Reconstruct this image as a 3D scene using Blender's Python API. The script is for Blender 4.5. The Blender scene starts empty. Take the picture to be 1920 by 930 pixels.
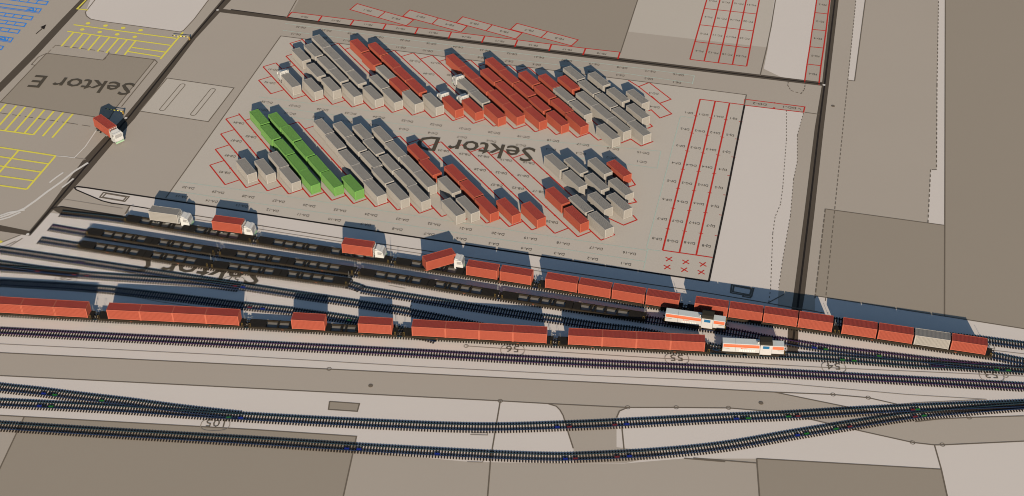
import bpy, math, random
from mathutils import Vector, Matrix
random.seed(4)
S = bpy.context.scene
COL = S.collection

# ---------------------------------------------------------------- camera
CAM_H = 213.0; FOC = 2667.0
pt, rl = math.radians(38.6), math.radians(0.1)
_F = Vector((0, math.cos(pt), -math.sin(pt)))
_x = Vector((1, 0, 0)); _u = _x.cross(_F)
_R = math.cos(rl)*_x + math.sin(rl)*_u
_U = -math.sin(rl)*_x + math.cos(rl)*_u
cd = bpy.data.cameras.new('camera'); cam = bpy.data.objects.new('camera', cd); COL.objects.link(cam)
cd.sensor_fit = 'HORIZONTAL'; cd.sensor_width = 36; cd.lens = 36*FOC/1920
cd.clip_start = 1; cd.clip_end = 6000
M = Matrix((_R, _U, -_F)).transposed().to_4x4(); M.translation = Vector((0, 0, CAM_H)); cam.matrix_world = M
S.camera = cam

def P(px, py, z=0.0):
    """survey point of the site plan (1920 x 930 sheet) -> metres on the plane at height z"""
    d = _F*FOC + _R*(px-960) - _U*(py-465)
    k = (CAM_H - z)/-d.z
    return Vector((d.x*k, d.y*k, z))

# ---------------------------------------------------------------- materials
MATS = {}
def mat(name, col, rough=0.8, metal=0.0, var=0.06, scale=0.6, spec=0.3, detail=4):
    m = bpy.data.materials.new(name); m.use_nodes = True
    nt = m.node_tree; b = nt.nodes['Principled BSDF']
    b.inputs['Roughness'].default_value = rough; b.inputs['Metallic'].default_value = metal
    b.inputs['Specular IOR Level'].default_value = spec
    if var > 0:
        tc = nt.nodes.new('ShaderNodeTexCoord'); no = nt.nodes.new('ShaderNodeTexNoise')
        no.inputs['Scale'].default_value = scale; no.inputs['Detail'].default_value = detail
        mx = nt.nodes.new('ShaderNodeMix'); mx.data_type = 'RGBA'
        mx.inputs[6].default_value = [c*(1-var) for c in col]+[1]
        mx.inputs[7].default_value = [min(1, c*(1+var)) for c in col]+[1]
        nt.links.new(tc.outputs['Object'], no.inputs['Vector'])
        nt.links.new(no.outputs['Fac'], mx.inputs[0]); nt.links.new(mx.outputs[2], b.inputs['Base Color'])
    else:
        b.inputs['Base Color'].default_value = (*col, 1)
    MATS[name] = m
    return m
def lin(r, g, b): return tuple(((c/255+0.055)/1.055)**2.4 if c > 10 else c/255/12.92 for c in (r, g, b))
GA = .93
def gm(name, rgb, k=1.0, **kw):
    c = lin(*rgb); return mat(name, (c[0]*GA*k, c[1]*GA*k, c[2]*GA*k), rough=.95, spec=.1, **kw)
gm('base', (157, 146, 131), var=.025, scale=.03)
gm('light', (190, 180, 168), var=.02, scale=.04)
gm('yard', (172, 162, 147), var=.025, scale=.04)
gm('dark', (139, 128, 112), var=.02, scale=.03)
gm('brown', (76, 67, 56), var=.05, scale=.1)
gm('black', (34, 29, 25), var=0)
gm('line', (98, 88, 75), var=0)
gm('thin', (132, 121, 108), var=0)
gm('text', (92, 83, 70), var=0)
gm('bigtext', (72, 65, 54), var=0)
gm('red_line', (172, 40, 30), var=0)
gm('yellow', (206, 192, 74), var=.05)
gm('blue', (44, 122, 196), var=0)
gm('cyan', (160, 170, 154), var=0)
gm('white_paint', (194, 187, 176), var=.03)
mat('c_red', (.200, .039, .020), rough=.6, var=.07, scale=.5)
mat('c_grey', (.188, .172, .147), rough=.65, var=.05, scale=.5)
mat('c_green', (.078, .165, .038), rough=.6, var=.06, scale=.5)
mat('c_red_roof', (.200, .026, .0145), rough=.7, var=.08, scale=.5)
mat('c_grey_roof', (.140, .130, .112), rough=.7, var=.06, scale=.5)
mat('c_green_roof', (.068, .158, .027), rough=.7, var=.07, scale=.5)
mat('f_red', (.27, .064, .034), rough=.6, var=.05)
mat('f_grey', (.25, .23, .20), rough=.6, var=.05)
mat('f_green', (.085, .21, .036), rough=.6, var=.05)
mat('steel_dark', (.016, .014, .0115), rough=.75, var=.35, scale=1.5, spec=.02)
mat('steel_brown', (.019, .015, .0105), rough=.8, var=.4, scale=1.2, spec=.02)
mat('pan', (.15, .135, .11), rough=.9, var=.1)
mat('rubber', (.015, .015, .015), rough=.9, var=0, spec=.02)
mat('chrome', (.3, .3, .28), rough=.35, metal=.6, var=0)
mat('cab_white', (.35, .34, .31), rough=.4, var=.03)
mat('cab_green', (.22, .33, .20), rough=.5, var=0)
mat('glass', (.20, .19, .175), rough=.15, var=0, spec=.6)
mat('dark_glass', (.03, .04, .05), rough=.1, var=0, spec=.6)
mat('loco_white', (.30, .285, .262), rough=.45, var=.03)
mat('loco_grey', (.40, .41, .375), rough=.5, var=.04)
mat('orange', (.36, .075, .022), rough=.5, var=.03)
mat('loco_blue', (.010, .075, .15), rough=.3, var=0)
mat('loco_roof', (.026, .022, .016), rough=.7, var=.1, spec=.02)
mat('sleeper', (.024, .018, .014), rough=.95, var=.3, scale=3, spec=.02)
mat('rail_blue', (.010, .017, .036), rough=.6, var=.2, spec=.02)
mat('rail_violet', (.024, .012, .034), rough=.6, var=.2, spec=.02)
mat('rail_teal', (.011, .022, .028), rough=.6, var=.2, spec=.02)
mat('m_blue', (.005, .012, .15), rough=.5, var=0)
mat('m_red', (.11, .010, .008), rough=.5, var=0)
mat('m_green', (.010, .11, .006), rough=.5, var=0)
mat('m_black', (.01, .01, .01), rough=.5, var=0, spec=.02)
mat('rust', (.11, .032, .013), rough=.9, var=.2)
mat('y_steel', (.16, .10, .02), rough=.6, var=.1)

# ---------------------------------------------------------------- mesh helpers
class MB:
    def __init__(s): s.v = []; s.f = []; s.m = []
    def face(s, pts, mi=0):
        n = len(s.v); s.v += [tuple(p) for p in pts]; s.f.append(tuple(range(n, n+len(pts)))); s.m.append(mi)
    def box(s, x0, x1, y0, y1, z0, z1, mi=0):
        n = len(s.v)
        s.v += [(x0,y0,z0),(x1,y0,z0),(x1,y1,z0),(x0,y1,z0),(x0,y0,z1),(x1,y0,z1),(x1,y1,z1),(x0,y1,z1)]
        for q in ((0,3,2,1),(4,5,6,7),(0,1,5,4),(1,2,6,5),(2,3,7,6),(3,0,4,7)):
            s.f.append(tuple(n+i for i in q)); s.m.append(mi)
    def prism(s, prof, y0, y1, mi=0):      # prof: (x,z) list, extruded along y
        n = len(s.v); k = len(prof)
        s.v += [(x, y0, z) for x, z in prof] + [(x, y1, z) for x, z in prof]
        s.f.append(tuple(n+i for i in range(k))); s.f.append(tuple(n+k+i for i in reversed(range(k)))); s.m += [mi, mi]
        for i in range(k):
            j = (i+1) % k; s.f.append((n+j, n+i, n+k+i, n+k+j)); s.m.append(mi)
    def cyl(s, c, r, h, axis='y', seg=14, mi=0):
        n = len(s.v)
        for e in (-h/2, h/2):
            for i in range(seg):
                a = 2*math.pi*i/seg; p, q = r*math.cos(a), r*math.sin(a)
                o = {'x': (e, p, q), 'y': (p, e, q), 'z': (p, q, e)}[axis]
                s.v.append((c[0]+o[0], c[1]+o[1], c[2]+o[2]))
        s.f.append(tuple(n+i for i in range(seg))); s.f.append(tuple(n+seg+i for i in reversed(range(seg)))); s.m += [mi, mi]
        for i in range(seg):
            j = (i+1) % seg; s.f.append((n+i, n+j, n+seg+j, n+seg+i)); s.m.append(mi)
    def mesh(s, name, mats):
        me = bpy.data.meshes.new(name); me.from_pydata(s.v, [], s.f)
        for k in (mats if isinstance(mats, (list, tuple)) else [mats]): me.materials.append(MATS[k])
        me.polygons.foreach_set('material_index', s.m)
        me.update()
        import bmesh
        bm = bmesh.new(); bm.from_mesh(me); bmesh.ops.recalc_face_normals(bm, faces=bm.faces); bm.to_mesh(me); bm.free()
        return me
def link(name, me, parent=None):
    o = bpy.data.objects.new(name, me); COL.objects.link(o)
    if parent: o.parent = parent
    return o
def part(mb, name, mats, parent): return link(name, mb.mesh(name, mats), parent)
def tag(o, label=None, cat=None, group=None, kind=None):
    if label: o['label'] = label
    if cat: o['category'] = cat
    if group: o['group'] = group
    if kind: o['kind'] = kind
    return o
def empty(name, loc=(0, 0, 0), rz=0):
    o = bpy.data.objects.new(name, None); COL.objects.link(o); o.location = loc; o.rotation_euler = (0, 0, rz); return o
KIDS = {}
def copy_tree(o, parent=None):
    c = o.copy(); COL.objects.link(c)
    if parent: c.parent = parent
    for ch in list(o.children): copy_tree(ch, c)
    return c
class Kind:
    """first use hands out the built thing itself, later uses copy it with all parts"""
    def __init__(s, root): s.root = root; s.used = False
    def get(s, loc, rz, label, cat, group):
        o = s.root if not s.used else copy_tree(s.root)
        s.used = True; o.location = loc; o.rotation_euler = (0, 0, rz)
        return tag(o, label, cat, group)

# ---------------------------------------------------------------- flat sheets
def sheet(name, pts, m, z, label=None):
    mb = MB(); mb.face([(P(*p).x, P(*p).y, z) for p in pts])
    me = mb.mesh(name, m)
    if me.polygons and me.polygons[0].normal.z < 0: me.flip_normals()
    o = link(name, me); tag(o, label, None, None, 'structure'); return o
class Lines:
    def __init__(s, z): s.v = []; s.f = []; s.z = z; s.n = 0
    def poly(s, pts, w, world=False, closed=False):
        q = [Vector(p[:2]) if world else P(*p).xy for p in pts]
        out = [q[0]]
        for a in q[1:]:
            if (a-out[-1]).length > .02: out.append(a)
        q = out
        if closed and (q[0]-q[-1]).length > .02: q.append(q[0].copy())
        n = len(q)
        if n < 2: return
        s.n += 1; z = s.z + .0001*(s.n % 35)
        base = len(s.v)
        for i in range(n):
            if closed: d0 = (q[i]-q[i-1]) if i > 0 else (q[0]-q[-2]); d1 = (q[i+1]-q[i]) if i < n-1 else (q[1]-q[0])
            else: d0 = q[i]-q[i-1] if i > 0 else q[1]-q[0]; d1 = q[i+1]-q[i] if i < n-1 else q[i]-q[i-1]
            d0 = d0.normalized(); d1 = d1.normalized(); t = d0+d1
            t = t.normalized() if t.length > 1e-3 else d0
            nn = Vector((-t.y, t.x)); c = max(.35, t.dot(d0))
            for e in (1, -1):
                r = q[i]+nn*(e*w/2/c); s.v.append((r.x, r.y, z))
        for i in range(n-1):
            a = base+2*i; s.f.append((a+1, a+3, a+2, a))
    def dashed(s, pts, w, on=1.2, off=.8):
        q = [P(*p).xy for p in pts]
        for a, b in zip(q, q[1:]):
            L = (b-a).length; d = (b-a)/L; t = 0
            while t < L:
                s.poly([a+d*t, a+d*min(L, t+on)], w, world=True); t += on+off
    def circle(s, c, r, w, world=False, seg=14):
        c = Vector(c[:2]) if world else P(*c).xy
        s.poly([c+Vector((r*math.cos(2*math.pi*i/seg), r*math.sin(2*math.pi*i/seg))) for i in range(seg)], w, world=True, closed=True)
    def disc(s, c, r, seg=12):
        c = P(*c).xy; s.n += 1; z = s.z+.0001*(s.n % 35); n = len(s.v)
        s.v += [(c.x+r*math.cos(2*math.pi*i/seg), c.y+r*math.sin(2*math.pi*i/seg), z) for i in range(seg)]
        s.f.append(tuple(range(n, n+seg)))
    def build(s, name, m, label=None):
        me = bpy.data.meshes.new(name); me.from_pydata(s.v, [], s.f); me.materials.append(MATS[m]); me.update()
        o = link(name, me); tag(o, label, None, None, 'structure'); return o

Z = .003
# base ground reaches far beyond every side of the view
mb = MB(); mb.face([(-6000, -1500, 0), (6000, -1500, 0), (6000, 9000, 0), (-6000, 9000, 0)]); g = mb.mesh('ground', 'base')
tag(link('ground', g), 'bare warm grey ground around the freight terminal', kind='structure')
sheet('yard_paving', [(526.5,67.6),(1399.4,178),(1329.1,527.8),(1250,520),(310.9,371)], 'yard', Z*2, 'large paved container yard lettered Sektor D')
# light railway ground with crane lane and tongue by the yard
railg = [(139,352.5),(150,350.5),(240,364),(340,379),(1329.1,527.8),(1395.4,197.4),(1506.6,211),(1495,254),(1495,303),(1488,336),(1482,405),(1474.6,446),(1467.7,487),(1460,540),(1458,575),
         (1528,585),(1528,554.7),(1771,593),(1920,616.6),(2400,692),(2400,1100),(1826,1100),(1776,930),(1765,880),(1418.8,860),(1283,859.6),(1170,869),(1000,868),(880,866),(760,855),(668.5,845),(668.5,818.4),(480,806),(0,779),(-500,750),
         (-500,560),(0,456),(39,440.5),(56.8,442),(94.6,399),(111,401),(116,391),(229,408),(240,398),(243.8,385),(222,381),(191,376)]
sheet('rail_yard_ground', railg, 'light', Z*3, 'pale ground under the railway tracks')
sheet('pavement', [(186,-40),(160,23),(162,30),(170,36),(191,40),(338,60),(344.5,57),(364,36),(391,0),(411,-40)], 'light', Z*2, 'pale apron behind the yellow parking bays')
sheet('pavement', [(1454,-20),(1440,89),(1432,129),(1464.5,144.5),(1508,150),(1530,0),(1533,-20)], 'light', Z*3, 'pale strip between the two red slot grids')
sheet('pavement', [(1606.5,-20),(1590.3,150.4),(1602.4,152),(1622.5,0),(1624.5,-20)], 'light', Z*2, 'short pale strip beside the road')
sheet('pavement', [(1760,-20),(1757,160),(1756,318.4),(1745,318.4),(1740,418),(1771,422.6),(1772,100),(1774,-20)], 'light', Z*2, 'long pale strip along the dark field')
sheet('paved_area', [(1202,-20),(1196,0),(1178,59.4),(1440,89),(1454,-20)], 'yard', Z*2, 'paved area with the red slot grid')
sheet('paved_area', [(313.5,146.6),(438.7,165),(390.5,228.4),(262,208.5)], 'yard', Z*2, 'square pad with two long slots')
sheet('dark_field', [(566,-40),(560,0),(547,23),(841,60),(1162.6,98),(1196,0),(1208,-40)], 'dark', Z*2, 'dark plot above the slanting red slots')
sheet('dark_field', [(87.7,100),(192.8,112.8),(204,101),(290,112),(216,204),(205,222.5),(178,219.4),(0,192),(64.5,124)], 'dark', Z*2, 'dark plot lettered Sektor E')
sheet('dark_field', [(1774,-40),(1771.5,400),(1771,593),(1920,616.6),(2400,692),(2400,-40)], 'dark', Z*3.6, 'large dark plot at the right')
sheet('dark_field', [(1547.5,392),(1771,422.9),(1771,593),(1528,554.7)], 'dark', Z*3.6, 'dark plot between the road and the large plot')
sheet('dark_field', [(45.7,781),(480,806),(668.5,818.4),(644,930),(610,1100),(-80,1100),(0,878)], 'dark', Z*3.6, 'dark plot below the lowest track')
sheet('dark_field', [(1418.8,860),(1765,880),(1776,930),(1810,1080),(1430,1080),(1424,930)], 'dark', Z*3.6, 'dark plot at the lower right')
sheet('dark_field', [(618,753),(674,757),(670,771.6),(616,768)], 'dark', Z*4, 'small dark rectangle between the road and track')
sheet('road', [(-500,634),(0,661),(400,681),(780,700),(1100,716),(1452,735),(1597,764.6),(1690,782),(1760,785),(1816,782.7),(1920,779.5),(2400,765),(2400,815),(1920,827),(1766.6,834),(1752,834),(1711.7,830),(1616,808.5),(1519.6,786.5),(1448.5,772),(1366,765),(1268,764),(1177,764),(1026.5,757),(938,752),(880,749),(400,724.6),(0,704.6),(-500,679)], 'base', Z*4, 'grey access road between the tracks')
sheet('road', [(1026.5,757),(1177,764),(1171.7,765),(1161.5,771),(1156,783.5),(1156,838.6),(1189,842.6),(1260,850),(1175,868),(1079,868),(1075,841),(1065.5,811.7),(1056,779.5),(1050,769),(1043,762)], 'base', Z*4.6, 'grey road crossing the tracks')
sheet('road', [(415.5,0),(353,74),(233,219),(193,260),(155,301),(87.7,394),(55,433),(0,422),(-300,376),(-300,389),(0,433.5),(56.8,442),(94.6,399),(103,391),(165,324),(219,260),(253,222),(366.5,73),(433.5,0),(470,-40),(448,-40)], 'brown', Z*5, 'dark brown road beside the container yard')
sheet('road', [(414,16.3),(440,19.5),(840,70),(1200,113),(1542,154),(1541,161),(1200,120.5),(840,76.8),(428,25),(407,22.3)], 'brown', Z*5.6, 'dark brown road behind the container yard')
sheet('road', [(155,-5),(113.5,38),(60,95),(0,155),(-60,215),(-60,235),(0,173),(66,107),(137,30),(169,-5)], 'brown', Z*5, 'dark brown road beside the blue bays')
sheet('road', [(1561,-30),(1541,160),(1527.7,240),(1508,400),(1487,560),(1477,622),(1476,660),(1496,662),(1497,619),(1509,552),(1527,400),(1544.5,240),(1554,160),(1576,-30)], 'brown', Z*5, 'dark brown road running down to the tracks')
sheet('ballast_bed', [(97,392),(104,388.2),(116,387.3),(170,395),(232,405),(250,411),(250,416),(180,407),(114,402)], 'brown', Z*6, 'dark wedge of ground at the end of the first track')

# ---------------------------------------------------------------- slot geometry of the yard
TH = math.radians(-58.1)
U = Vector((math.cos(TH), math.sin(TH))); W = Vector((-U.y, U.x))
def uw(p): return Vector((p.x*U.x+p.y*U.y, p.x*W.x+p.y*W.y))
def xy(u, w): return U*u + W*w
red = Lines(.030)
LW = .36
def block(Vpts, Apts, c0, leftcaps, rightcaps, n):
    """regular slot columns: front tips on one line, rear tips on another"""
    vs = [(k, uw(P(*p))) for k, p in Vpts]
    def fit(L):
        mk = sum(k for k, _ in L)/len(L); mu = sum(q.x for _, q in L)/len(L); mw = sum(q.y for _, q in L)/len(L)
        kk = sum((k-mk)**2 for k, _ in L)
        return mu, mw, mk, sum((k-mk)*(q.x-mu) for k, q in L)/kk, sum((k-mk)*(q.y-mw) for k, q in L)/kk
    mu, mw, mk, du, dw = fit(vs)
    fv = lambda k: (mu+du*(k-mk), mw+dw*(k-mk))
    ap = [uw(P(*p)) for p in Apts]
    # apex: u as linear function of w
    mwu = sum(q.y for q in ap)/len(ap); muu = sum(q.x for q in ap)/len(ap)
    sl = sum((q.y-mwu)*(q.x-muu) for q in ap)/sum((q.y-mwu)**2 for q in ap)
    top = lambda w: muu+sl*(w-mwu)
    return fv, dw, top
Vb = [(0,(422.6,346.5)),(1,(461.3,352.4)),(2,(501.3,358)),(3,(541.3,364)),(4,(581.8,370.5)),(5,(621.8,375.6)),(6,(663,382)),(7,(703.9,388)),(8,(743.9,393.5)),(9,(786.5,400)),(10,(828.5,406.5)),(12,(912.9,419.9)),(13,(954.2,424.5)),(14,(996.8,431.5)),(15,(1039.4,437.9)),(16,(1084.2,444.2)),(17,(1126.8,450.7))]
Ab = [(560.6,228.5),(749,255.5),(789,261),(829,266.3),(867.7,271.5),(907.7,277),(947,282.6),(986.5,288.3)]
fvB, dwB, topB = block(Vb, Ab, 0, 0, 0, 18)
Vd = [(0,(506.6,175)),(1,(549.7,186.3)),(2,(585.8,191.5)),(3,(623.7,196)),(4,(660.6,201.3)),(5,(696.8,206)),(6,(735.5,211)),(7,(772,216)),(8,(810.8,221)),(9,(848.3,226.6)),(10,(886.5,231.7)),(11,(925.7,237)),(12,(965,242.3)),(13,(1003.9,248)),(14,(1043,253.3)),(15,(1081.5,257.8)),(16,(1121.8,263)),(18,(1201.8,274))]
Ad = [(636,81.3),(742,95.5),(776.8,99.9),(812.4,104.5),(885,112.6),(958,122),(994.5,126.8),(1141.6,145.8),(1177.4,150.6),(1217,155)]
fvD, dwD, topD = block(Vd[1:], Ad, 0, 0, 0, 18)
SL = 10.05
def columns(fv, dw, top, n, nleft, rstop):
    for k in range(n):
        ub, wb = fv(k); u2, w2 = fv(k+1)
        wl, wr = wb, wb+dw
        ut_l = top(wl); ut_r = top(wr)
        if k < len(nleft): ut_r = ub-SL*nleft[k]; ut = ut_r
        else: ut = ut_r
        # column rectangle: left line, rear edge, front edge
        cut = rstop.get(k, 0)
        ubk = ub - cut
        if k < len(nleft):
            red.poly([xy(ut, wl), xy(ubk, wl)], LW, world=True)
        else:
            red.poly([xy(min(ut, top(wl)), wl), xy(ubk, wl)], LW, world=True)
        red.poly([xy(ut, wl), xy(ut, wr)], LW*.9, world=True)
        red.poly([xy(ubk, wl), xy(ubk, wr)], LW*.9, world=True)
        if k == n-1: red.poly([xy(ut, wr), xy(ubk, wr)], LW, world=True)
        else:
            u3 = fv(k+1)[0]-rstop.get(k+1, 0)
            if ubk > u3 or k < len(nleft): red.poly([xy(ut, wr), xy(ubk, wr)], LW*.95, world=True)
        j = 1
        while ubk-j*SL > ut+2:
            for w_ in (wl, wr): red.poly([xy(ubk-j*SL, w_-.35), xy(ubk-j*SL, w_+.35)], .2, world=True)
            j += 1
columns(fvB, dwB, topB, 18, (1, 2, 3, 4), {})
columns(fvD, dwD, topD, 17, (1, 2, 2, 3, 4), {0: 1.7})
def box4(a, b, c, d, w=LW): red.poly([a, b, c, d], w, closed=True)
# right hand stepped slots of both blocks
for pts in ([(1152.6,440),(1126.8,450.7)], [(1141.5,409.5),(1169.1,422.3),(1194.3,412.4),(1187,404)], [(1172,384),(1193.4,379),(1184,368)], [(1174,352),(1191.3,346.8),(1183,335)],
            [(1164,268.5),(1183,261),(1201.8,274),(1224.7,265.4)], [(1214,241),(1223.3,237),(1216,231)],
            [(1178,150.5),(1197.4,162.6),(1217.3,154.8),(1258,186.3),(1236.9,194),(1197.4,162.6)], [(1236.9,194),(1259.4,213.7),(1237.4,221.4),(1221,206),(1216,208)],
            [(1236.9,194),(1221,180)],
            ):
    red.poly(pts, LW)
# grid of standing slots on the right of the yard
gl = [((1312.8,186.2),(1242.5,469.4)), ((1341,190),(1274,473.8)), ((1368,193.3),(1305.5,478)), ((1395.7,196.8),(1336,482.9))]
for a, b in gl[:3]: red.poly([a, b], LW*1.15)
red.poly([gl[0][0], gl[3][0]], LW); red.poly([gl[0][1], gl[3][1]], LW)
for a, b in gl:
    pa, pb = P(*a).xy, P(*b).xy
    for j in range(1, 8):
        c = pa.lerp(pb, j/8); d = (P(1396,196.8)-P(1312.8,186.2)).xy.normalized(); red.poly([c-d*.55, c+d*.55], .22, world=True)
red.poly([(1397,186.3),(1509,200.5),(1506.6,210.8),(1395.4,197.4)], LW, closed=True)
for px, y0, y1 in ((1452.6,193.2,194.6),(1451.5,202.5,204)): red.disc((px, y0), .3)
# crosses
for c in ((1254.4,486),(1285.8,491.4),(1318,496),(1251,501),(1283,506),(1314.8,510.6)):
    q = P(*c).xy
    for e in ((1, 1), (1, -1)): red.poly([q-Vector((.75*e[0], .75*e[1])), q+Vector((.75*e[0], .75*e[1]))], .3, world=True)
# grid of slots behind the road
def lerp2(a, b, t): return (a[0]+(b[0]-a[0])*t, a[1]+(b[1]-a[1])*t)
TL, TR, BL, BR = (1323.9,0), (1425.3,0), (1293.7,111.5), (1400,124.4)
def ext(a, b, t): return (b[0]+(a[0]-b[0])*t, b[1]+(a[1]-b[1])*t)
fl = [(1293.7,111.5),(1303.2,78.2),(1311.7,46.5),(1320.5,16),(1329,-14)]
fr = [(1400,124.4),(1405.5,90),(1411.8,58),(1418.4,26.3),(1424.6,-4)]
for a, b in zip(fl, fr): red.poly([a, b], LW)
for j in range(5):
    t = j/4; red.poly([lerp2(fl[0], fr[0], t), lerp2(fl[-1], fr[-1], t)], LW*1.1)
dl = [(1508.4,154.8),(1513.3,120.3),(1518.6,87.7),(1523,55.2),(1528,23.7),(1532.5,-8)]
dr = [(1535.5,158.7),(1539.3,123.4),(1544.3,90.3),(1548.8,57.8),(1552.5,26.3),(1556.5,-5)]
for a, b in list(zip(dl, dr))[1:]: red.poly([a, b], LW)
red.poly(dl, LW); red.poly(dr, LW*1.1)
fb_b = [(537.5,33.5),(596,41.3),(656.2,48.3),(717.5,56),(778,63.7),(840.8,72.3),(903.2,80),(965.1,87.7),(1029.1,96),(1092.9,103.7),(1158.2,111)]
fb_t = [(547,23),(603.8,30),(663.6,37.6),(724,45),(784,52),(846.5,60),(909,67.5),(970.5,75),(1034,83),(1098,90.8),(1162.6,98)]
red.poly(fb_t, LW); 
for a, b in zip(fb_b, fb_t): red.poly([a, b], LW*1.3)
fbp = [((656.3,18),(669.7,7),(775.5,37.4),(762,48.3)), ((755.4,30.5),(768.3,18.8),(876,49),(864.5,60)), ((855.5,42.6),(867.6,31.5),(978.6,62),(967,73)), ((957.4,55),(969.5,44),(1083.9,74.8),(1071.5,86))]
fbs = []
fill = [(547,23)]
for a, b, c, d in fbp:
    red.poly([a, b, c, d], LW, closed=True); m0, m1 = lerp2(a, d, .5), lerp2(b, c, .5); red.poly([m0, m1], LW)
    fbs += [lerp2(lerp2(a, c, .25), lerp2(b, d, .25), .5), lerp2(lerp2(a, c, .75), lerp2(b, d, .75), .5)]
    fbs[-2] = lerp2(lerp2(a, b, .5), lerp2(m0, m1, .5), .5); fbs[-1] = lerp2(lerp2(c, d, .5), lerp2(m0, m1, .5), .5)
    sheet('paved_area', [a, b, c, d], 'base', Z*3.2+.0004*len(fbs), 'slanting pair of red outlined slots')
red.build('bay_lines', 'red_line', 'red painted outlines of the container slots')
sheet('paved_area', fb_t+list(reversed(fb_b)), 'base', Z*2.5, 'row of red outlined slots along the road')

# ---------------------------------------------------------------- thin plan lines
bl = Lines(.034)
bl.poly([(139.5,352),(145,350),(165,352.5),(240,364),(340,379),(700,433),(1050,486),(1329.1,527.8)], .55)
bl.poly([(1396,197),(1360,380),(1329.1,527.8)], .5)
bl.poly([(139.5,352),(143,356),(170,367.5),(191,376.5),(210,381.5),(243.8,385.5),(278,391)], .4)
for L, w in (([(425,-5),(359,72),(243,218),(207,259),(160,313),(97,390),(56,438)], .5), ([(433,18),(840,73.3),(1200,116.8),(1541,157.5)], .45), ([(1568,-20),(1546,160),(1535.5,240),(1517,400),(1498,556),(1487,640)], .45),
             ([(97,392),(104,388.5),(116,387.5),(230,405.5)], .4)): bl.poly(L, w)
bl.build('plan_line', 'black', 'black lines along the road centres and the yard edge')
ln = Lines(.038)
thick = .3
for L in ([(310.9,371),(526.5,67.6),(1399.4,178),(1396,197)], [(556,0),(537.5,33)], [(1199,-10),(1163,100)], [(1454,0),(1446,50),(1438,89),(1425,143)],
          [(1547.5,392),(1771,422.6)], [(1771,593),(1920,616.6),(2300,676)], [(1528,554.7),(1771,593)], [(1509,210.8),(1536,214.5)],
          [(87.7,100),(192.8,112.8),(204,101),(290,112),(216,204),(205,222.5),(178,219.4),(0,192),(64.5,124),(87.7,100)],
          [(87.7,100),(72,107),(59,121),(66,123)], [(290,112),(295,117),(228,200)],
          [(313.5,146.6),(438.7,165),(390.5,228.4),(262,208.5),(313.5,146.6)], [(186,-10),(160,23),(162,30),(170,36),(191,40),(338,60),(344.5,57),(364,36),(391,0)],
          [(0,779),(480,806),(668.5,818.4),(644,930),(630,1000)], [(45.7,781),(0,878),(-20,920)], [(938,752),(930,800),(920,860),(912,960)],
          [(1418.8,860),(1765,880),(1776,930),(1790,1000)], [(1418.8,860),(1424,930),(1428,1000)], [(1300,859),(1418.8,868.5)], [(1752,834),(1765,880)],
          [(618,753),(674,757),(670,771.6),(616,768),(618,753)],
          [(-200,651),(0,661.5),(400,681.5),(780,700.5),(1100,716.5),(1452,735.5),(1562,740),(1628,746),(1690,760)], [(1452,735.5),(1597,765),(1690,783)],
          [(-200,694),(0,704.5),(400,724.6),(880,749),(938,752),(1026.5,757),(1177,764.3),(1268,764.3),(1366,765.3),(1448.5,772),(1519.6,786.5),(1616,808.8),(1711.7,830),(1752,834.5),(1766.6,834.5),(1920,827.5),(2200,812)],
          [(1716,791),(1760,786),(1816,783),(1920,780)],
          [(1026.5,757),(1043,762),(1050,769),(1056,779.5),(1065.5,811.7),(1075,841)], [(1177,764.3),(1161.5,771),(1156,783.5)], [(1166,800),(1170,842)],
          [(1283,859.6),(1360,866)], [(1590.3,150.4),(1602.4,152),(1622.5,0)], [(1772.5,-10),(1771.5,422.6),(1771,593)],
          [(0,456),(39,440.5)], [(12,466),(42,447)], [(-10,470),(30,452)]):
    ln.poly(L, thick)
for a in ((342,160,304.5,205), (398.7,169,362.6,214)):
    p, q = P(*a[:2]).xy, P(*a[2:]).xy; d = (q-p).normalized(); n_ = Vector((-d.y, d.x))*.75
    c = [p+n_*math.cos(t)-d*.75*math.sin(t) for t in [i*math.pi/6 for i in range(7)]] + [q-n_*math.cos(t)+d*.75*math.sin(t) for t in [i*math.pi/6 for i in range(7)]]
    ln.poly(c, .22, world=True, closed=True)
for w_ in ([(194,361),(242,369),(234,378),(187,370)], [(199,363),(237,369.5),(231,376.5),(192,370)], [(1372,534),(1413,541),(1409,556),(1370,549)], [(1376,536),(1409,542.5),(1406,553),(1374,547)], [(1394,553),(1408,555.5),(1407,558.5),(1393,556)]):
    ln.poly(w_, .4, closed=True)
ln.poly([(243.8,386),(235,401)], .4)
ln.poly([(278,391),(363.6,403.8),(642.7,447.5),(717.8,458),(1040,507),(1300,545),(1420,565),(1545,587)], .3)
ln.poly([(1440,568),(1470,552)], .3)
for c in ((617,692),(938,752),(1177,764),(1268,764),(1366,765),(1562,740),(1628,746),(1711,830),(1767,834),(1817,783),(874,649),(1886,705)): ln.circle(c, .48, .15)
ln.build('plan_line', 'line', 'thin brown lines bounding the plots and roads')
th = Lines(.042)
for L in ([(-200,635),(0,645),(400,664.8),(780,687.5),(1100,704),(1466,719),(1700,740),(1850,749)], [(1850,749),(1722,755),(1650,762)],
          [(874,649),(1000,657.5),(1220,671),(1466,685),(1560,690),(1840,702),(1950,707)],
          [(278,394),(340,407),(642,454),(1040,513)], [(117,373),(230,391)], [(1700,669),(1920,690)],
          [(135,541),(250,556),(300,566),(400,580)],
          [(1852,652),(1865,655),(1864,650)], [(1861,657),(1940,666)],
          [(155,301),(161,298)], [(140,296),(161,299)],
          [(884,812),(914,812),(914,816),(882,815)], [(878,843),(912,845)], [(876,866),(904,867),(908,862)],
          [(728,570),(765,576)], [(735,576),(766,581),(772,572)], [(729,535),(760,541)],
          [(1120,640),(1180,650)]): th.poly(L, .22)
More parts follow.
